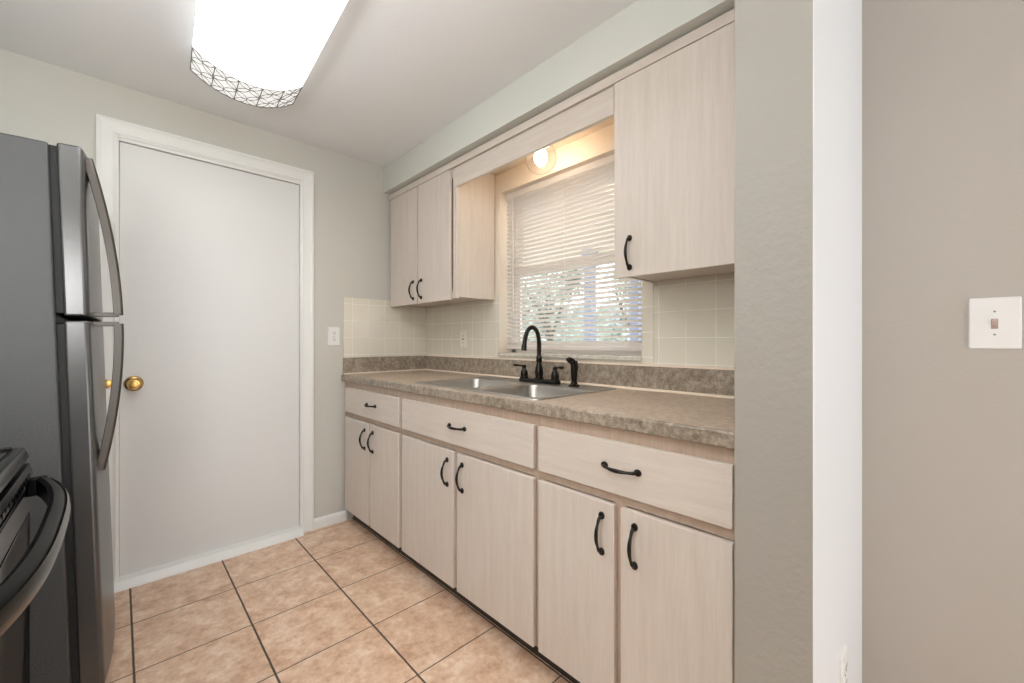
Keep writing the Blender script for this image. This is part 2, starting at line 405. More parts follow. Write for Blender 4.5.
# ---------------------------------------------------------------- cabinet pulls
def pull(parent, c, n, ax, L=.100):
    """bow pull: feet on a face with outward direction n, laid along ax"""
    c = Vector(c); n = Vector(n); ax = Vector(ax); h = L/2; bm = B()
    P = [c-ax*h+n*.004, c-ax*(h-.004)+n*.014, c-ax*(h*.62)+n*.022, c-ax*(h*.3)+n*.0275, c+n*.029, c+ax*(h*.3)+n*.0275, c+ax*(h*.62)+n*.022, c+ax*(h-.004)+n*.014, c+ax*h+n*.004]
    R = [.0062, .0050, .0040, .0052, .0058, .0052, .0040, .0050, .0062]
    Q = spline(P, 4); RR = []
    for i in range(len(Q)):
        t = i/4; k = min(int(t), len(R)-2); f = t-k; RR.append(R[k]*(1-f)+R[k+1]*f)
    tube(bm, Q, RR, 10, up=n)
    side = ax.cross(n)
    for s in (-1, 1):
        e = c+ax*(h+.002)*s
        rings = []
        for r, t in ((.0098, 0), (.0098, .003), (.0075, .0062), (.003, .0072)):
            rings.append([e+n*t+(ax*math.cos(2*PI*k/14)*1.15+side*math.sin(2*PI*k/14))*r for k in range(14)])
        loft(bm, rings)
    return obj('handle', bm, M_bronze, parent, smooth=True, label='dark bronze bow handle')

# ---------------------------------------------------------------- base cabinets
FX = 1.028      # face frame front
DX = 1.009      # door faces
def panel(name, parent, y0, y1, z0, z1, mat, x=DX, t=.018):
    return obj(name, box(B(), x, x+t, y0, y1, z0, z1), mat, parent, bevel=.0025)
def base_cabinet(y0, y1, doors, drawer, label, backx=XW-.003):
    r = thing('base_cabinet', label, 'cabinet', (1.3, (y0+y1)/2, 0))
    e = .0006; bm = B()
    box(bm, FX+.02, backx, y0+e, y0+.016, .088, .872); box(bm, FX+.02, backx, y1-.016, y1-e, .088, .872)
    box(bm, FX+.02, backx, y0+.016, y1-.016, .088, .104); box(bm, backx-.006, backx, y0+.016, y1-.016, .104, .872)
    obj('carcase', bm, M_woodv, r)
    bm = B(); ya, yb = y0+e, y1-e; st_ = .03
    box(bm, FX, FX+.019, ya, ya+st_, .083, .873); box(bm, FX, FX+.019, yb-st_, yb, .083, .873)
    box(bm, FX, FX+.019, ya+st_, yb-st_, .815, .873); box(bm, FX, FX+.019, ya+st_, yb-st_, .66, .70); box(bm, FX, FX+.019, ya+st_, yb-st_, .083, .12)
    m = (doors[0][1]+doors[1][0])/2; box(bm, FX, FX+.019, m-.02, m+.02, .12, .66)
    obj('face_frame', bm, M_frame, r)
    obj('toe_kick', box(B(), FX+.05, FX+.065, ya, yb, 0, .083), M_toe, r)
    d = panel('drawer_front', r, drawer[0], drawer[1], .690, .8375, M_woodh)
    pull(d, (DX, (drawer[0]+drawer[1])/2+drawer[2], .7665), (-1,0,0), (0,1,0))
    for (a, b, hy) in doors:
        p = panel('door', r, a, b, .088, .6585, M_woodv)
        pull(p, (DX, hy, .566), (-1,0,0), (0,0,1))
    return r
base_cabinet(1.860, 2.596, ((1.880, 2.204, 2.165), (2.222, 2.552, 2.268)), (1.880, 2.552, -.03), 'narrow washed maple base cabinet with two doors and one drawer beside the far wall')
base_cabinet(.9430, 1.860, ((.955, 1.390, 1.350), (1.413, 1.848, 1.456)), (.955, 1.848, -.015), 'wide washed maple base cabinet with two doors and one drawer below the sink')
base_cabinet(.3180, .9430, ((.3315, .6215, .577), (.642, .932, .682)), (.3315, .932, -.012), 'nearest washed maple base cabinet with two doors and one drawer beside the grey wall end')

# ---------------------------------------------------------------- countertop with hole for the sink
CT0, CT1 = .876, .915; CX0, CXB = 1.005, XW-.002
hx0, hx1, hy0, hy1 = 1.060, 1.540, .985, 1.785
ct = thing('countertop', 'long mottled grey-brown stone-look countertop with low backsplash over the base cabinets', 'countertop', (1.3, 1.4, CT0))
def topmesh():
    bm = B(); y0, y1 = PY1+.001, YD-.003
    xs = [CX0+.006, hx0, hx1, CXB]; ys = [y0, hy0, hy1, y1]
    for z in (CT1, CT0):
        for i in range(3):
            for j in range(3):
                if i == 1 and j == 1: continue
                f = bm.faces.new([bm.verts.new(p) for p in ((xs[i],ys[j],z), (xs[i+1],ys[j],z), (xs[i+1],ys[j+1],z), (xs[i],ys[j+1],z))])
                f.material_index = 0
    def wall(a, b, mi=0):
        f = bm.faces.new([bm.verts.new(p) for p in ((a[0],a[1],CT0), (b[0],b[1],CT0), (b[0],b[1],CT1), (a[0],a[1],CT1))]); f.material_index = mi
    wall((xs[0],y0), (xs[3],y0), 1); wall((xs[0],y1), (xs[3],y1), 1); wall((xs[3],y0), (xs[3],y1), 1)
    wall((hx0,hy0), (hx1,hy0)); wall((hx0,hy1), (hx1,hy1)); wall((hx0,hy0), (hx0,hy1)); wall((hx1,hy0), (hx1,hy1))
    # rounded nosing
    pr = [(xs[0], CT1), (CX0+.002, CT1-.002), (CX0, CT1-.006), (CX0, CT0+.003), (CX0+.002, CT0), (xs[0], CT0)]
    for (p, q) in zip(pr, pr[1:]):
        f = bm.faces.new([bm.verts.new(v) for v in ((p[0],y0,p[1]), (q[0],y0,q[1]), (q[0],y1,q[1]), (p[0],y1,p[1]))]); f.material_index = 1
    bmesh.ops.remove_doubles(bm, verts=bm.verts, dist=.0002)
    return bm
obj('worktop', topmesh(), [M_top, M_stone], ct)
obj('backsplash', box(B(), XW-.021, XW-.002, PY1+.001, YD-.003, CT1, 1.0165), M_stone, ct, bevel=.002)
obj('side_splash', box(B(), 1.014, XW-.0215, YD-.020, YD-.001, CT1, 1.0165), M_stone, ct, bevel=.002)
bm = B(); q = XW-.021; extr(bm, [(q, CT1), (q-.009, CT1+.0003), (q-.006, CT1+.004), (q-.002, CT1+.008), (q, CT1+.009)], lambda p, t: (p[0], PY1+.002+t*(YD-.022-PY1-.002), p[1]))
extr(bm, [(YD-.020, CT1), (YD-.029, CT1+.0003), (YD-.026, CT1+.003), (YD-.020, CT1+.008)], lambda p, t: (1.012+t*(q-1.012), p[0], p[1]))
extr(bm, [(q, 1.0165), (q-.001, 1.0165), (XW-.010, 1.024), (XW-.010, 1.0165)], lambda p, t: (p[0]+.001, PY1+.002+t*(YD-.022-PY1-.002), p[1]))
obj('caulk', bm, M_caulk, ct, label='pale peach caulk line')

# ---------------------------------------------------------------- sink
sk = thing('sink', 'stainless steel double bowl sink set in the countertop under the window', 'sink', (1.3, 1.385, CT1))
sx0, sx1, sy0, sy1 = 1.043, 1.560, .967, 1.803
bm = B()
def ring(pts, z): return [bm.verts.new((p[0], p[1], z)) for p in pts]
def bridge(a, b):
    n = len(a)
    for i in range(n): bm.faces.new((a[i], a[(i+1) % n], b[(i+1) % n], b[i]))
cx, cy, W_, H_ = (sx0+sx1)/2, (sy0+sy1)/2, sx1-sx0, sy1-sy0
o0 = ring(rrect(cx, cy, W_, H_, .030), CT1+.0004); o1 = ring(rrect(cx, cy, W_-.006, H_-.006, .028), CT1+.0048); o2 = ring(rrect(cx, cy, W_-.020, H_-.020, .022), CT1+.0035)
bridge(o0, o1); bridge(o1, o2)
loops = [o2]
bowls = []
for (y0, y1) in ((.995, 1.358), (1.412, 1.775)):
    bx0, bx1 = 1.078, 1.425; bcx, bcy, bw, bh = (bx0+bx1)/2, (y0+y1)/2, bx1-bx0, y1-y0
    spec = [(0, .0035, .050), (.006, .001, .048), (.012, -.012, .045), (.018, -.145, .045), (.026, -.168, .050), (.050, -.180, .060)]
    rs = [ring(rrect(bcx, bcy, bw-2*i, bh-2*i, r), CT1+z) for i, z, r in spec]
    for a_, b_ in zip(rs, rs[1:]): bridge(a_, b_)
    dr = ring([(bcx+(p[0]-bcx)*.001+.045*math.cos(2*PI*(k+4.5)/36), bcy+.045*math.sin(2*PI*(k+4.5)/36)) for k, p in enumerate(rrect(bcx, bcy, bw-.10, bh-.10, .06))], CT1-.184)
    bridge(rs[-1], dr); bm.faces.new(dr)
    loops.append(rs[0]); bowls.append((bcx, bcy))
ed = []
for lp in loops:
    for i in range(len(lp)):
        e = bm.edges.get((lp[i], lp[(i+1) % len(lp)])); ed.append(e)
bmesh.ops.triangle_fill(bm, use_beauty=True, edges=ed)
so = obj('basin', bm, M_steel, sk, smooth=True)
for (x, y) in bowls:
    s = obj('drain', lathe(B(), (x, y, CT1-.183), [(0, -.008), (.030, -.008), (.034, .000), (.043, .002), (.045, .0005), (.045, -.001), (0, -.010)], 'z', 24), M_steel, sk, smooth=True)
    obj('strainer_basket', lathe(B(), (x, y, CT1-.189), [(.028, 0), (.028, .004), (.010, .005), (.006, .016), (.009, .020), (0, .021)], 'z', 20), M_dark, s, smooth=True)
DZ = CT1+.0035
# ---------------------------------------------------------------- faucet
fx, fy = 1.488, 1.368
fa = thing('faucet', 'dark bronze gooseneck kitchen faucet with two lever handles behind the sink', 'faucet', (fx, fy, DZ))
bm = B(); bp = rrect(fx, fy, .056, .255, .027, 8); bp2 = rrect(fx, fy, .046, .244, .022, 8)
loft(bm, [[(p[0], p[1], DZ) for p in bp], [(p[0], p[1], DZ+.014) for p in bp], [(p[0], p[1], DZ+.020) for p in bp2]])
obj('base_plate', bm, M_bronze, fa, smooth=True)
bm = B(); lathe(bm, (fx, fy, DZ+.019), [(.022, 0), (.0225, .006), (.018, .010), (.0195, .016), (.021, .03), (.019, .05), (.0145, .07), (.0125, .082), (.0155, .086), (.0155, .094), (.012, .097), (.0155, .101), (.0150, .107), (.0115, .112), (.0105, .12)], 'z', 20)
P = [(fx, fy, DZ+.13), (fx, fy, DZ+.19), (fx-.004, fy+.001, DZ+.225), (fx-.016, fy+.004, DZ+.256), (fx-.040, fy+.008, DZ+.270), (fx-.064, fy+.013, DZ+.256), (fx-.079, fy+.016, DZ+.220), (fx-.086, fy+.017, DZ+.180)]
tube(bm, spline(P, 6), .0108, 14)
tube(bm, [(fx-.0855, fy+.017, DZ+.186), (fx-.0865, fy+.017, DZ+.178), (fx-.0870, fy+.017, DZ+.172), (fx-.088, fy+.0175, DZ+.158)], [.0115, .0135, .0120, .0140], 14)
obj('spout', bm, M_bronze, fa, smooth=True)
for s in (-1, 1):
    hy = fy+s*.102; bm = B()
    lathe(bm, (fx, hy, DZ+.019), [(.020, 0), (.021, .006), (.018, .009), (.0195, .016), (.0185, .028), (.013, .042), (.0095, .046), (.0092, .048), (.0115, .051), (.0115, .060), (.006, .065), (0, .066)], 'z', 20)
    h = obj('handle_body', bm, M_bronze, fa, smooth=True)
    z = DZ+.076; Dv = Vector((-.25, s, 0)).normalized(); c0 = Vector((fx, hy, z))
    bm = B(); tube(bm, [c0-Dv*.008, c0+Dv*.012+Vector((0,0,.002)), c0+Dv*.030+Vector((0,0,.004)), c0+Dv*.046+Vector((0,0,.005)), c0+Dv*.062+Vector((0,0,.005)), c0+Dv*.066+Vector((0,0,.005))], [.0065, .0062, .0060, .0100, .0080, .003], 12, flat=(.75, 1), up=(0,0,1))
    obj('lever', bm, M_bronze, h, smooth=True)
# side sprayer
spx, spy = 1.475, 1.143
sp = thing('sink_sprayer', 'dark bronze side sprayer standing right of the faucet', 'sprayer', (spx, spy, DZ))
obj('collar', lathe(B(), (spx, spy, DZ), [(.024, 0), (.025, .004), (.022, .008), (.016, .011), (.015, .020), (0, .020)], 'z', 20), M_bronze, sp, smooth=True)
bm = B(); P = spline([(spx, spy, DZ+.018), (spx, spy, DZ+.050), (spx, spy, DZ+.085), (spx-.002, spy+.001, DZ+.100), (spx-.009, spy+.004, DZ+.114), (spx-.020, spy+.009, DZ+.119), (spx-.028, spy+.013, DZ+.114)], 5)
n = len(P); R = []
for i in range(n):
    t = i/(n-1); R.append(.0120+.0045*math.sin(min(t/.75, 1)*PI)*.9 + (.002 if t > .8 else 0))
tube(bm, P, R, 14)
so = obj('spray_body', bm, M_bronze, sp, smooth=True)
bm = B(); tube(bm, spline([(spx+.013, spy-.003, DZ+.062), (spx+.018, spy-.005, DZ+.090), (spx+.012, spy-.003, DZ+.115)], 5), .0045, 8)
obj('trigger', bm, M_bronze, so, smooth=True)

# ---------------------------------------------------------------- wall cabinets and valance
UX = 1.333; UD = 1.315; UZ0, UZ1 = 1.366, 2.118; UB = XW-.0085
def wall_cabinet(y0, y1, doors, label, stiles):
    r = thing('wall_cabinet', label, 'cabinet', (1.47, (y0+y1)/2, UZ0)); bm = B()
    box(bm, UX+.02, UB, y0, y0+.013, UZ0, UZ1); box(bm, UX+.02, UB, y1-.013, y1, UZ0, UZ1)
    box(bm, UX+.02, UB, y0+.013, y1-.013, UZ0+.004, UZ0+.018); box(bm, UX+.02, UB, y0+.013, y1-.013, UZ1-.014, UZ1); box(bm, UB-.006, UB, y0+.013, y1-.013, UZ0+.018, UZ1-.014)
    obj('carcase', bm, M_woodv, r)
    bm = B(); 
    box(bm, UX, UX+.019, y0, y0+.03, UZ0-.008, UZ1); box(bm, UX, UX+.019, y1-.03, y1, UZ0-.008, UZ1)
    box(bm, UX, UX+.019, y0+.03, y1-.03, UZ0-.008, UZ0+.03); box(bm, UX, UX+.019, y0+.03, y1-.03, 2.02, UZ1)
    for m in stiles: box(bm, UX, UX+.019, m-.018, m+.018, UZ0+.03, 2.02)
    obj('face_frame', bm, M_woodh, r)
    box_r = B(); box(box_r, UD+.004, UX, y0, y1, 2.072, 2.106); obj('top_rail', box_r, M_woodh, r, bevel=.001)
    for (a, b, hy) in doors:
        p = panel('door', r, a, b, 1.350, 2.066, M_woodv, UD)
        pull(p, (UD, hy, 1.436), (-1,0,0), (0,0,1))
    return r
wall_cabinet(1.838, 2.590, ((1.875, 2.208, 2.168), (2.222, 2.558, 2.262)), 'washed maple wall cabinet with two doors hung in the far corner left of the window', (2.215,))
wall_cabinet(.318, .846, ((.330, .835, .772),), 'washed maple wall cabinet with a single door hung right of the window', ())
v = thing('window_valance', 'washed maple valance board spanning between the wall cabinets above the window', 'valance', (UX, 1.34, 1.97))
bm = B(); extr(bm, [(UX-.004, 1.965), (UX-.004, 2.068), (UX+.0005, 2.068), (UX+.0005, 2.119), (UX+.0149, 2.119), (UX+.0149, 1.965)], lambda p, t: (p[0], .8465+t*.991, p[1])); obj('board', bm, M_woodh, v, bevel=.001)
obj('top_rail', box(B(), UD+.004, UX, .8465, 1.8375, 2.072, 2.106), M_woodh, v, bevel=.001)
bm = B(); box(bm, UX+.015, XW-.001, .8465, 1.8375, 2.106, 2.118)
obj('top_panel', bm, plain('panel_cream', (230,214,192), .5), v)

# globe light over the sink
gx, gy, gz = 1.450, 1.322, 1.995
g = thing('globe_light', 'lit clear glass globe lamp hanging behind the valance above the blind', 'lamp', (gx, gy, 2.106))
obj('canopy', lathe(B(), (gx, gy, 2.105), [(0, 0), (.052, 0), (.055, -.012), (.046, -.026), (.043, -.040), (.043, -.052), (.0405, -.052), (.0405, -.03), (0, -.03)], 'z', 28), M_trim, g, smooth=True)
for k in range(3):
    bm = B(); a_ = k*2*PI/3+.5; u = Vector((math.cos(a_), math.sin(a_), 0)); c = Vector((gx, gy, 2.060)); tube(bm, [c+u*.038, c+u*.052], .0015, 8); tube(bm, [c+u*.052, c+u*.056], .004, 8)
    obj('thumb_screw', bm, M_bronze, g, smooth=True)
R_ = .076; prof = []
for k in range(5, 25): 
    a_ = k*PI/24; prof.append((R_*math.sin(a_), R_*math.cos(a_)))
inner = [(max(r-.0018*(r/R_), 0), z*(1-.0018/R_)) for r, z in prof[::-1]]
obj('glass_globe', lathe(B(), (gx, gy, gz-.004), [(.036, .082), (.038, .074)]+prof[:-1]+[(0, -R_)]+[(0, -R_+.0018)]+inner[1:]+[(.0362, .074), (.0345, .082)], 'z', 36), M_glass, g, smooth=True)
obj('socket', lathe(B(), (gx, gy, 2.075), [(.017, 0), (.017, -.035), (0, -.035)], 'z', 20), M_trim, g, smooth=True)
obj('bulb', lathe(B(), (gx, gy, 2.042), [(.012, 0), (.014, -.010), (.024, -.022), (.0315, -.038), (.0325, -.050), (.029, -.064), (.019, -.075), (.008, -.080), (0, -.081)], 'z', 24), M_bulb, g, smooth=True)

# ---------------------------------------------------------------- ceiling light
clx, cly0, cly1 = .385, .84, 2.095; HW = .187
cl = thing('ceiling_light', 'long lit white wraparound ceiling light with a grey filigree band at its end', 'ceiling light', (clx, 1.47, ZC))
HW = .187; bm = B(); extr(bm, [(clx-.170, ZC-.0005), (clx-HW+.001, 2.2225), (clx-HW+.004, 2.2225), (clx-.166, ZC-.030), (clx+.166, ZC-.030), (clx+HW-.004, 2.2225), (clx+HW-.001, 2.2225), (clx+.170, ZC-.0005)], lambda p, t: (p[0], cly0+.004+t*(cly1-cly0-.008), p[1])); obj('mounting_pan', bm, M_side, cl, label='glowing side rail of the fixture')
ZE, SAG = 2.222, .068
Rr = (HW*HW+SAG*SAG)/(2*SAG)
def arc(t, off=0.0):   # t -1..1 across
    A_ = math.asin(HW/Rr)*t; r = Rr+off
    return (clx+r*math.sin(A_), ZE-SAG+Rr-r*math.cos(A_))
def shell(y0, y1, off=0.0):
    bm = B(); N = 24; o = [arc(-1+2*k/N, off) for k in range(N+1)]; i_ = [arc(-1+2*k/N, off-.002) for k in range(N+1)]
    up = [(clx+.165, ZC-.022), (clx-.165, ZC-.022)]
    extr(bm, o+i_[::-1], lambda p, t: (p[0], y0+t*(y1-y0), p[1]))
    return bm
obj('diffuser', shell(cly0+.171, cly1-.171), M_diff, cl, smooth=True)
for (ya, yb) in ((cly0, cly0+.170), (cly1-.170, cly1)):
    e = obj('end_band', shell(ya, yb, -.002), M_diffend, cl, smooth=True)
    N = 24
    # end plate
    ye = ya if ya == cly0 else yb; s = 1 if ya == cly0 else -1
    bm = B(); pts = [arc(-1+2*k/N, -.0045) for k in range(N+1)]+[(clx+.160, ZC-.020), (clx-.160, ZC-.020)]
    extr(bm, pts, lambda p, t: (p[0], ye+s*(.001+.003*t), p[1])); obj('end_plate', bm, M_diffend, e)
    fb = B(); r0 = .0022
    def onarc(s_, y): x, z = arc(s_, .0015); return Vector((x, y, z))
    for y in (ya+.002, yb-.002): tube(fb, [onarc(-1+2*k/N, y) for k in range(N+1)], r0, 6)
    for k in range(6):
        t = -1+2*k/5; tube(fb, [onarc(t, ya+.002), onarc(t, yb-.002)], r0, 6)
    # interlaced rings, clipped to each panel
    for k in range(5):
        c0 = -1+2*(k+.5)/5; w2 = .2*.96
        for cyy in (ya+.0425, yb-.0425):
            for (ox, oy) in ((-1, 0), (1, 0), (0, -1), (0, 1)):
                run = []
                for q_ in range(33):
                    a_ = 2*PI*q_/32
                    ss = ox*1.0+math.cos(a_)*1.0; yy = oy*1.0+math.sin(a_)*1.0
                    if abs(ss) <= 1.001 and abs(yy) <= 1.001: run.append(onarc(c0+ss*w2, cyy+yy*.0405))
                    else:
                        if len(run) > 2: tube(fb, run, .0016, 5)
                        run = []
                if len(run) > 2: tube(fb, run, .0016, 5)
    obj('filigree', fb, M_shade, e, label='grey metal scrollwork grille')

cl.rotation_euler = (0, 0, math.radians(-3.6)); cl.location.x -= .028

# ---------------------------------------------------------------- refrigerator
fy0, fy1 = 1.790, 2.545
fr = thing('refrigerator', 'tall grey stainless top-freezer refrigerator beside the white door', 'refrigerator', (-.40, 2.17, 0))
bx0, bx1 = -.780, -.136
obj('cabinet', box(B(), bx0, bx1, fy0, fy1, .02, 1.680), M_fside, fr, bevel=.006)
for (x, y) in ((bx0+.06, fy0+.06), (bx0+.06, fy1-.06), (bx1-.06, fy0+.06), (bx1-.06, fy1-.06)): obj('foot', lathe(B(), (x, y, 0), [(.018, 0), (.018, .012), (.010, .014), (.010, .021)], 'z', 14), M_gasket, fr)
def fdoor(name, z0, z1):
    bm = B(); x0 = bx1+.016; N = 28; pts = [(x0, fy0+.004), (x0+.047, fy0)]
    xs_ = x0+.052
    for k in range(N+1):
        t = k/N; y = fy0+.006+(fy1-fy0-.012)*t; q = 2*t-1
        pts.append((xs_+.022*(1-abs(q)**2.3), y))
    pts += [(x0+.047, fy1), (x0, fy1-.004)]
    extr(bm, pts, lambda p, t: (p[0], p[1], z0+t*(z1-z0)))
    d = obj(name, bm, M_steelv, fr, smooth=True, bevel=0)
    b = d.modifiers.new('bevel', 'BEVEL'); b.width = .006; b.segments = 3; b.limit_method = 'ANGLE'; b.angle_limit = .9
    obj('gasket', box(B(), bx1-.001, x0+.001, fy0+.012, fy1-.012, z0+.01, z1-.01), M_gasket, d)
    return d
df = fdoor('freezer_door', 1.176, 1.686)
dl = fdoor('fridge_door', .026, 1.162)
# hinge cover on top & middle hinge
obj('hinge', box(B(), bx1-.06, bx1+.05, fy1-.07, fy1-.02, 1.6805, 1.700), M_gasket, fr, bevel=.003)
bm = B(); box(bm, bx1-.01, bx1+.055, fy1-.07, fy1-.02, 1.1625, 1.1755); obj('hinge', bm, M_gasket, fr, bevel=.003)
# bowed handles: straight end at the split, curving back to the door far from it
hy = fy0+.070; xd = bx1+.072
def fhandle(parent, zs, ze):
    bm = B(); s = 1 if ze > zs else -1; L = abs(ze-zs)
    P = [(xd-.01, hy, zs), (xd+.055, hy, zs+s*.001)]
    Q = []
    for k in range(15):
        t = k/14; Q.append((xd+.064-.056*t**1.9, hy, zs+s*(.006+t*(L-.006))))
    # cross-section rectangle swept: width along y, thin in x
    pr = [(-.017,-.015), (-.017,.004), (-.011,.009), (.011,.009), (.017,.004), (.017,-.015)]
    rings = []
    for i, q in enumerate(Q):
        p0 = Vector(Q[max(i-1, 0)]); p1 = Vector(Q[min(i+1, 14)]); t = (p1-p0).normalized(); nrm = Vector((0,1,0)).cross(t)
        if nrm.x < 0: nrm = -nrm
        rings.append([Vector(q)+Vector((0,a_,0))+nrm*b_ for a_, b_ in pr])
    loft(bm, rings)
    box(bm, xd-.012, xd+.062, hy-.014, hy+.014, min(zs, zs+s*.014)+.0, max(zs, zs+s*.014))
    return obj('handle', bm, M_handle, parent, bevel=.0015, label='bowed dark steel handle')
fhandle(df, 1.177, 1.672); fhandle(dl, 1.161, .690)
fr.rotation_euler = (0, math.radians(-1.66), 0)
fr.location.x += .036; fr.location.z = .012

# ---------------------------------------------------------------- range
ry0, ry1 = .650, 1.410
rg = thing('range', 'black and steel electric range with a bowed oven door handle at the left edge', 'stove', (-.47, 1.03, 0))
RX = -.175; RB = -.84
obj('body', box(B(), RB, RX, ry0, ry1, .02, .862), M_blk, rg, bevel=.004)
for x in (RB+.06, RX-.06):
    for y in (ry0+.06, ry1-.06): obj('foot', lathe(B(), (x, y, -.012), [(.018, 0), (.018, .010), (.010, .012), (.010, .033)], 'z', 14), M_blk, rg)
rg.location.z = 0
obj('cooktop', box(B(), RB+.05, RX+.006, ry0-.002, ry1+.002, .862, .872), M_blkglass, rg, bevel=.003, label='black glass cooktop')
bm = B(); extr(bm, [(RX+.004, .872), (RX+.010, .8745), (RX+.022, .872), (RX+.030, .852), (RX+.028, .846), (RX+.004, .848)], lambda p, t: (p[0], ry0-.003+t*(ry1-ry0+.006), p[1]))
box(bm, RB+.05, RX+.006, ry0-.003, ry0+.010, .870, .877); box(bm, RB+.05, RX+.006, ry1-.010, ry1+.003, .870, .877)
obj('front_trim', bm, M_dsteel, rg, bevel=.0015, label='bright steel edge trim')
for (x, y, r) in ((-.33, .86, .095), (-.33, 1.22, .075), (-.62, .86, .075), (-.62, 1.22, .095)):
    obj('burner_ring', lathe(B(), (x, y, .872), [(r, 0), (r, .0006), (r-.004, .0006), (r-.004, 0)], 'z', 40), M_shade, rg)
bm = B(); extr(bm, [(RX+.001, .800), (RX+.030, .800), (RX+.036, .812), (RX+.030, .836), (RX+.001, .836)], lambda p, t: (p[0], ry0+t*(ry1-ry0), p[1])); obj('vent_strip', bm, M_blk, rg)
bm = B()
for k in range(22): box(bm, RX+.033, RX+.0362, ry0+.05+k*.031, ry0+.07+k*.031, .812, .822)
obj('vent_slots', bm, M_dsteel, rg)
od = obj('oven_door', box(B(), RX+.001, RX+.032, ry0+.003, ry1-.003, .235, .790), M_dsteel, rg, bevel=.004)
obj('oven_window', box(B(), RX+.031, RX+.034, ry0+.03, ry1-.03, .33, .735), M_blkglass, od, bevel=.001)
obj('storage_drawer', box(B(), RX+.001, RX+.030, ry0+.003, ry1-.003, .06, .228), M_dsteel, rg, bevel=.004)
# bowed handle
bm = B(); N = 30; rings = []; hz = .792
def hcurve(t): # t 0..1 along y
    q = 2*t-1; return (-.120+.040*(1-abs(q)**2.8), ry0+.045+t*(ry1-ry0-.085))
pr = [(-.012,-.017), (-.004,-.021), (.007,-.016), (.011,-.004), (.010,.008), (.004,.017), (-.006,.020), (-.012,.016)]
for k in range(N+1):
    x, y = hcurve(k/N); x2, y2 = hcurve(min(k/N+.01, 1)); x1_, y1_ = hcurve(max(k/N-.01, 0)); t = Vector((x2-x1_, y2-y1_, 0)).normalized(); nn = Vector((t.y, -t.x, 0))
    rings.append([Vector((x, y, hz))+nn*a_*1.1+Vector((0,0,b_)) for a_, b_ in pr])
loft(bm, rings)
h = obj('handle', bm, M_blk, od, smooth=True, label='black bowed oven handle')
for k in (0, N):
    x, y = hcurve(k/N); obj('handle_bracket', box(B(), RX+.030, x+.006, y-.013, y+.013, hz-.019, hz+.019), M_blk, h, bevel=.004)
bm = B(); rings = []
for k in range(N+1):
    x, y = hcurve(k/N); x2, y2 = hcurve(min(k/N+.01, 1)); x1_, y1_ = hcurve(max(k/N-.01, 0)); t = Vector((x2-x1_, y2-y1_, 0)).normalized(); nn = Vector((t.y, -t.x, 0))
    rings.append([Vector((x, y, hz))+nn*(a_*1.1)+Vector((0,0,b_)) for a_, b_ in ((.0105,-.0165), (.0140,-.004), (.0130,.007), (.0100,.0130), (.0085,.011), (.0085,-.014))])
loft(bm, rings); obj('handle_trim', bm, M_dsteel, h, smooth=True, label='curved steel strip on the oven handle')
# backguard
bm = B(); extr(bm, [(RB-.02, .86), (RB+.05, .86), (RB+.03, 1.02), (RB, 1.03), (RB-.02, 1.03)], lambda p, t: (p[0], ry0+t*(ry1-ry0), p[1]))
obj('backguard', bm, M_blk, rg, bevel=.004)
rg.location.z = .012

# ---------------------------------------------------------------- outlets and switch
def plate(name, label, cat, c, n, wdir, w_, h_, mat, kind):
    c = Vector(c); n = Vector(n); wd_ = Vector(wdir); up = Vector((0,0,1))
    r = thing(name, label, cat, c)
    def rr(bm, cw, ch, W, H, rad, d0, d1, shrink=.0):
        p = rrect(cw, ch, W, H, rad, 4); p2 = rrect(cw, ch, W-2*shrink, H-2*shrink, max(rad-shrink, .0005), 4)
        loft(bm, [[c+wd_*a_+up*b_+n*d0 for a_, b_ in p], [c+wd_*a_+up*b_+n*((d0+d1)/2) for a_, b_ in p], [c+wd_*a_+up*b_+n*d1 for a_, b_ in p2]])
    bm = B(); rr(bm, 0, 0, w_, h_, .004, 0, .006, .002); pl = obj('plate', bm, mat, r)
    sm = B()
    if kind == 'outlet':
        for s in (-1, 1):
            bm = B(); rr(bm, 0, s*.0195, .033, .028, .010, .0055, .0085); f = obj('receptacle', bm, mat, r)
            for sx_ in (-1, 1):
                bm = B(); rr(bm, sx_*.0064, s*.0195+.003, .0022, .008, .0005, .008, .0089); obj('slot', bm, M_dark, f)
            bm = B(); rr(bm, 0, s*.0195-.007, .005, .005, .0022, .008, .0089); obj('ground_hole', bm, M_dark, f)
        rr(sm, 0, 0, .006, .006, .0028, .0055, .0072)
    elif kind == 'gfci':
        bm = B(); rr(bm, 0, 0, .033, .067, .002, .0055, .0085); f = obj('receptacle', bm, mat, r)
        for s in (-1, 1):
            for sx_ in (-1, 1):
                bm = B(); rr(bm, sx_*.0064, s*.022, .0022, .007, .0005, .008, .0089); obj('slot', bm, M_dark, f)
        bm = B(); rr(bm, 0, 0, .012, .008, .001, .008, .0095); obj('test_button', bm, M_dark, f)
        for s in (-1, 1): rr(sm, 0, s*.048, .005, .005, .0024, .0055, .0072); obj('screw', sm, M_shade, r); sm = B()
    else:
        bm = B(); rr(bm, 0, -.002, .012, .026, .001, .0052, .0066); f = obj('toggle_slot', bm, plain('slot_tan', (176,150,140), .5), r)
        bm = B(); q0 = c+n*.006
        loft(bm, [[q0+wd_*a_+up*(b_-.002) for a_, b_ in rrect(0, 0, .0085, .011, .001, 3)], [q0+n*.013+wd_*a_+up*(b_+.008) for a_, b_ in rrect(0, 0, .007, .006, .001, 3)]])
        obj('toggle', bm, plain('toggle_tan', (200,178,168), .4), f)
        for s in (-1, 1): rr(sm, 0, s*.030, .005, .005, .0024, .0055, .0072); obj('screw', sm, M_shade, r); sm = B()
    if kind == 'outlet': obj('screw', sm, M_shade, r)
    else: sm.free()
    return r
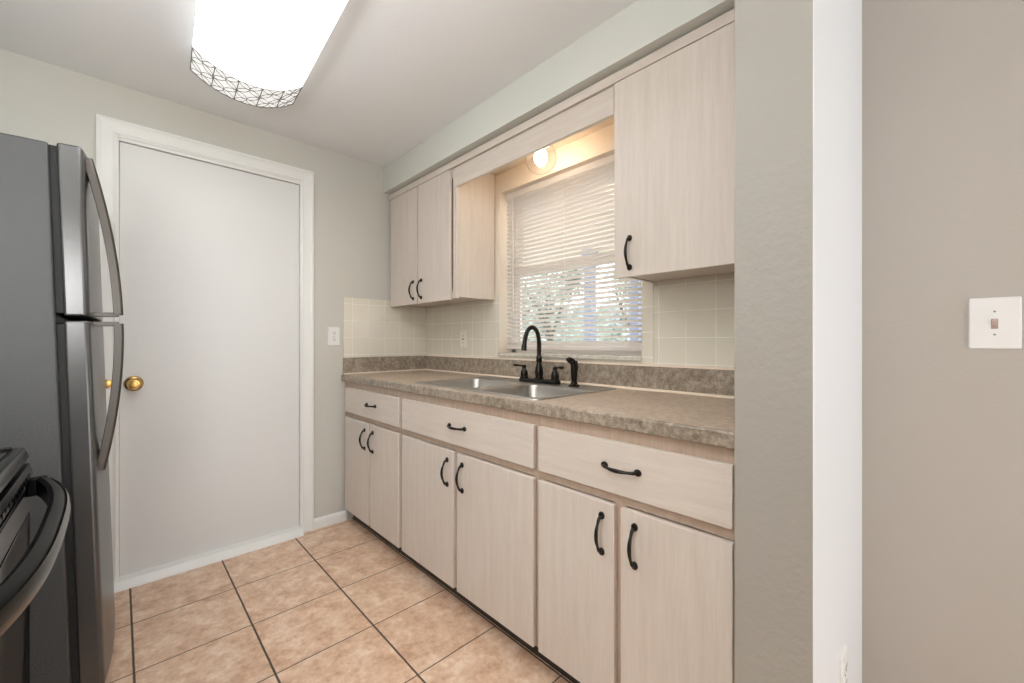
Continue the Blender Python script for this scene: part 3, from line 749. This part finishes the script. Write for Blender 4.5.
plate('wall_outlet', 'white duplex outlet on the far wall between the door and the tile', 'outlet', (.960, YD, 1.152), (0,-1,0), (1,0,0), .070, .114, M_plate, 'outlet')
plate('wall_outlet', 'almond outlet on the tiled backsplash under the corner wall cabinet', 'outlet', (XW-.008, 2.137, 1.135), (-1,0,0), (0,1,0), .074, .112, M_almond, 'gfci')
plate('light_switch', 'white toggle light switch on the bare wall at the right', 'light switch', (XR, -.091, 1.168), (-1,0,0), (0,1,0), .090, .134, M_plate, 'switch')
plate('wall_outlet', 'white outlet low on the white side of the partition wall', 'outlet', (1.290, PY0, .302), (0,-1,0), (1,0,0), .070, .114, M_plate, 'outlet')

# ---------------------------------------------------------------- outside the window
struct('ground', box(B(), XW+.2, 30, -14, 22, -.35, -.25), paint('lawn', (150,160,120), .3, 20))
struct('patio_slab', box(B(), XW+.16, 4.7, -2, 8, -.25, -.05), paint('concrete', (200,198,192), .3, 20))
struct('porch_roof', box(B(), XW+.16, 4.8, -2, 9, 2.30, 2.42), paint('porch_paint', (244,232,226), .1, 10))
for y, lb in ((2.50, 'right one of the porch posts outside'), (3.16, 'middle one of the porch posts outside'), (4.55, 'left one of the porch posts outside')):
    bm = B(); box(bm, 4.35, 4.47, y-.055, y+.055, -.05, 2.30); box(bm, 4.33, 4.49, y-.075, y+.075, -.05, .06); box(bm, 4.33, 4.49, y-.075, y+.075, 2.22, 2.30)
    tag(obj('porch_post', bm, paint('post_paint', (120,132,158), .1, 10), bevel=.004), 'bluish grey porch post seen through the blind, '+lb, 'post', 'porch posts')
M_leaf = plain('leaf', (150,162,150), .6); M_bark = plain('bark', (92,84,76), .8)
def tree(x, y, h, label, dens):
    r = thing('tree', label, 'tree', (x, y, -.25), 'trees beyond the porch'); bm = B(); tips = []
    def br(p, d, L, rad, lev):
        pts = [p]; q = p
        for _ in range(4):
            d = (d+Vector((random.uniform(-.2,.2), random.uniform(-.2,.2), random.uniform(-.05,.15)))).normalized(); q = q+d*L/4; pts.append(q)
        tube(bm, pts, [rad*(1-.12*i) for i in range(5)], 7)
        if lev == 0: tips.extend(pts[1:]); return
        for _ in range(4): 
            k = random.randint(2, 4); nd = (d+Vector((random.uniform(-1,1), random.uniform(-1,1), random.uniform(-.3,.6)))).normalized(); br(pts[k], nd, L*.62, rad*.5, lev-1)
    br(Vector((x, y, -.25)), Vector((0,0,1)), h*.42, h*.022, 3)
    obj('trunk', bm, M_bark, r)
    bm = B()
    for t in tips:
        for _ in range(dens):
            c = t+Vector((random.gauss(0,.18), random.gauss(0,.18), random.gauss(0,.16))); u = Vector((random.gauss(0,1), random.gauss(0,1), random.gauss(0,1))).normalized(); w_ = u.orthogonal().normalized(); s = random.uniform(.04, .08)
            bm.faces.new([bm.verts.new(c+u*s), bm.verts.new(c+w_*s*.45), bm.verts.new(c-u*s), bm.verts.new(c-w_*s*.45)])
    obj('foliage', bm, M_leaf, r)
tree(8.2, 4.4, 5.0, 'right tree beyond the porch, seen through the blind', 16)
tree(7.6, 6.3, 4.6, 'middle tree beyond the porch, seen through the blind', 16)
tree(8.6, 9.4, 5.2, 'left tree beyond the porch, seen through the blind', 16)
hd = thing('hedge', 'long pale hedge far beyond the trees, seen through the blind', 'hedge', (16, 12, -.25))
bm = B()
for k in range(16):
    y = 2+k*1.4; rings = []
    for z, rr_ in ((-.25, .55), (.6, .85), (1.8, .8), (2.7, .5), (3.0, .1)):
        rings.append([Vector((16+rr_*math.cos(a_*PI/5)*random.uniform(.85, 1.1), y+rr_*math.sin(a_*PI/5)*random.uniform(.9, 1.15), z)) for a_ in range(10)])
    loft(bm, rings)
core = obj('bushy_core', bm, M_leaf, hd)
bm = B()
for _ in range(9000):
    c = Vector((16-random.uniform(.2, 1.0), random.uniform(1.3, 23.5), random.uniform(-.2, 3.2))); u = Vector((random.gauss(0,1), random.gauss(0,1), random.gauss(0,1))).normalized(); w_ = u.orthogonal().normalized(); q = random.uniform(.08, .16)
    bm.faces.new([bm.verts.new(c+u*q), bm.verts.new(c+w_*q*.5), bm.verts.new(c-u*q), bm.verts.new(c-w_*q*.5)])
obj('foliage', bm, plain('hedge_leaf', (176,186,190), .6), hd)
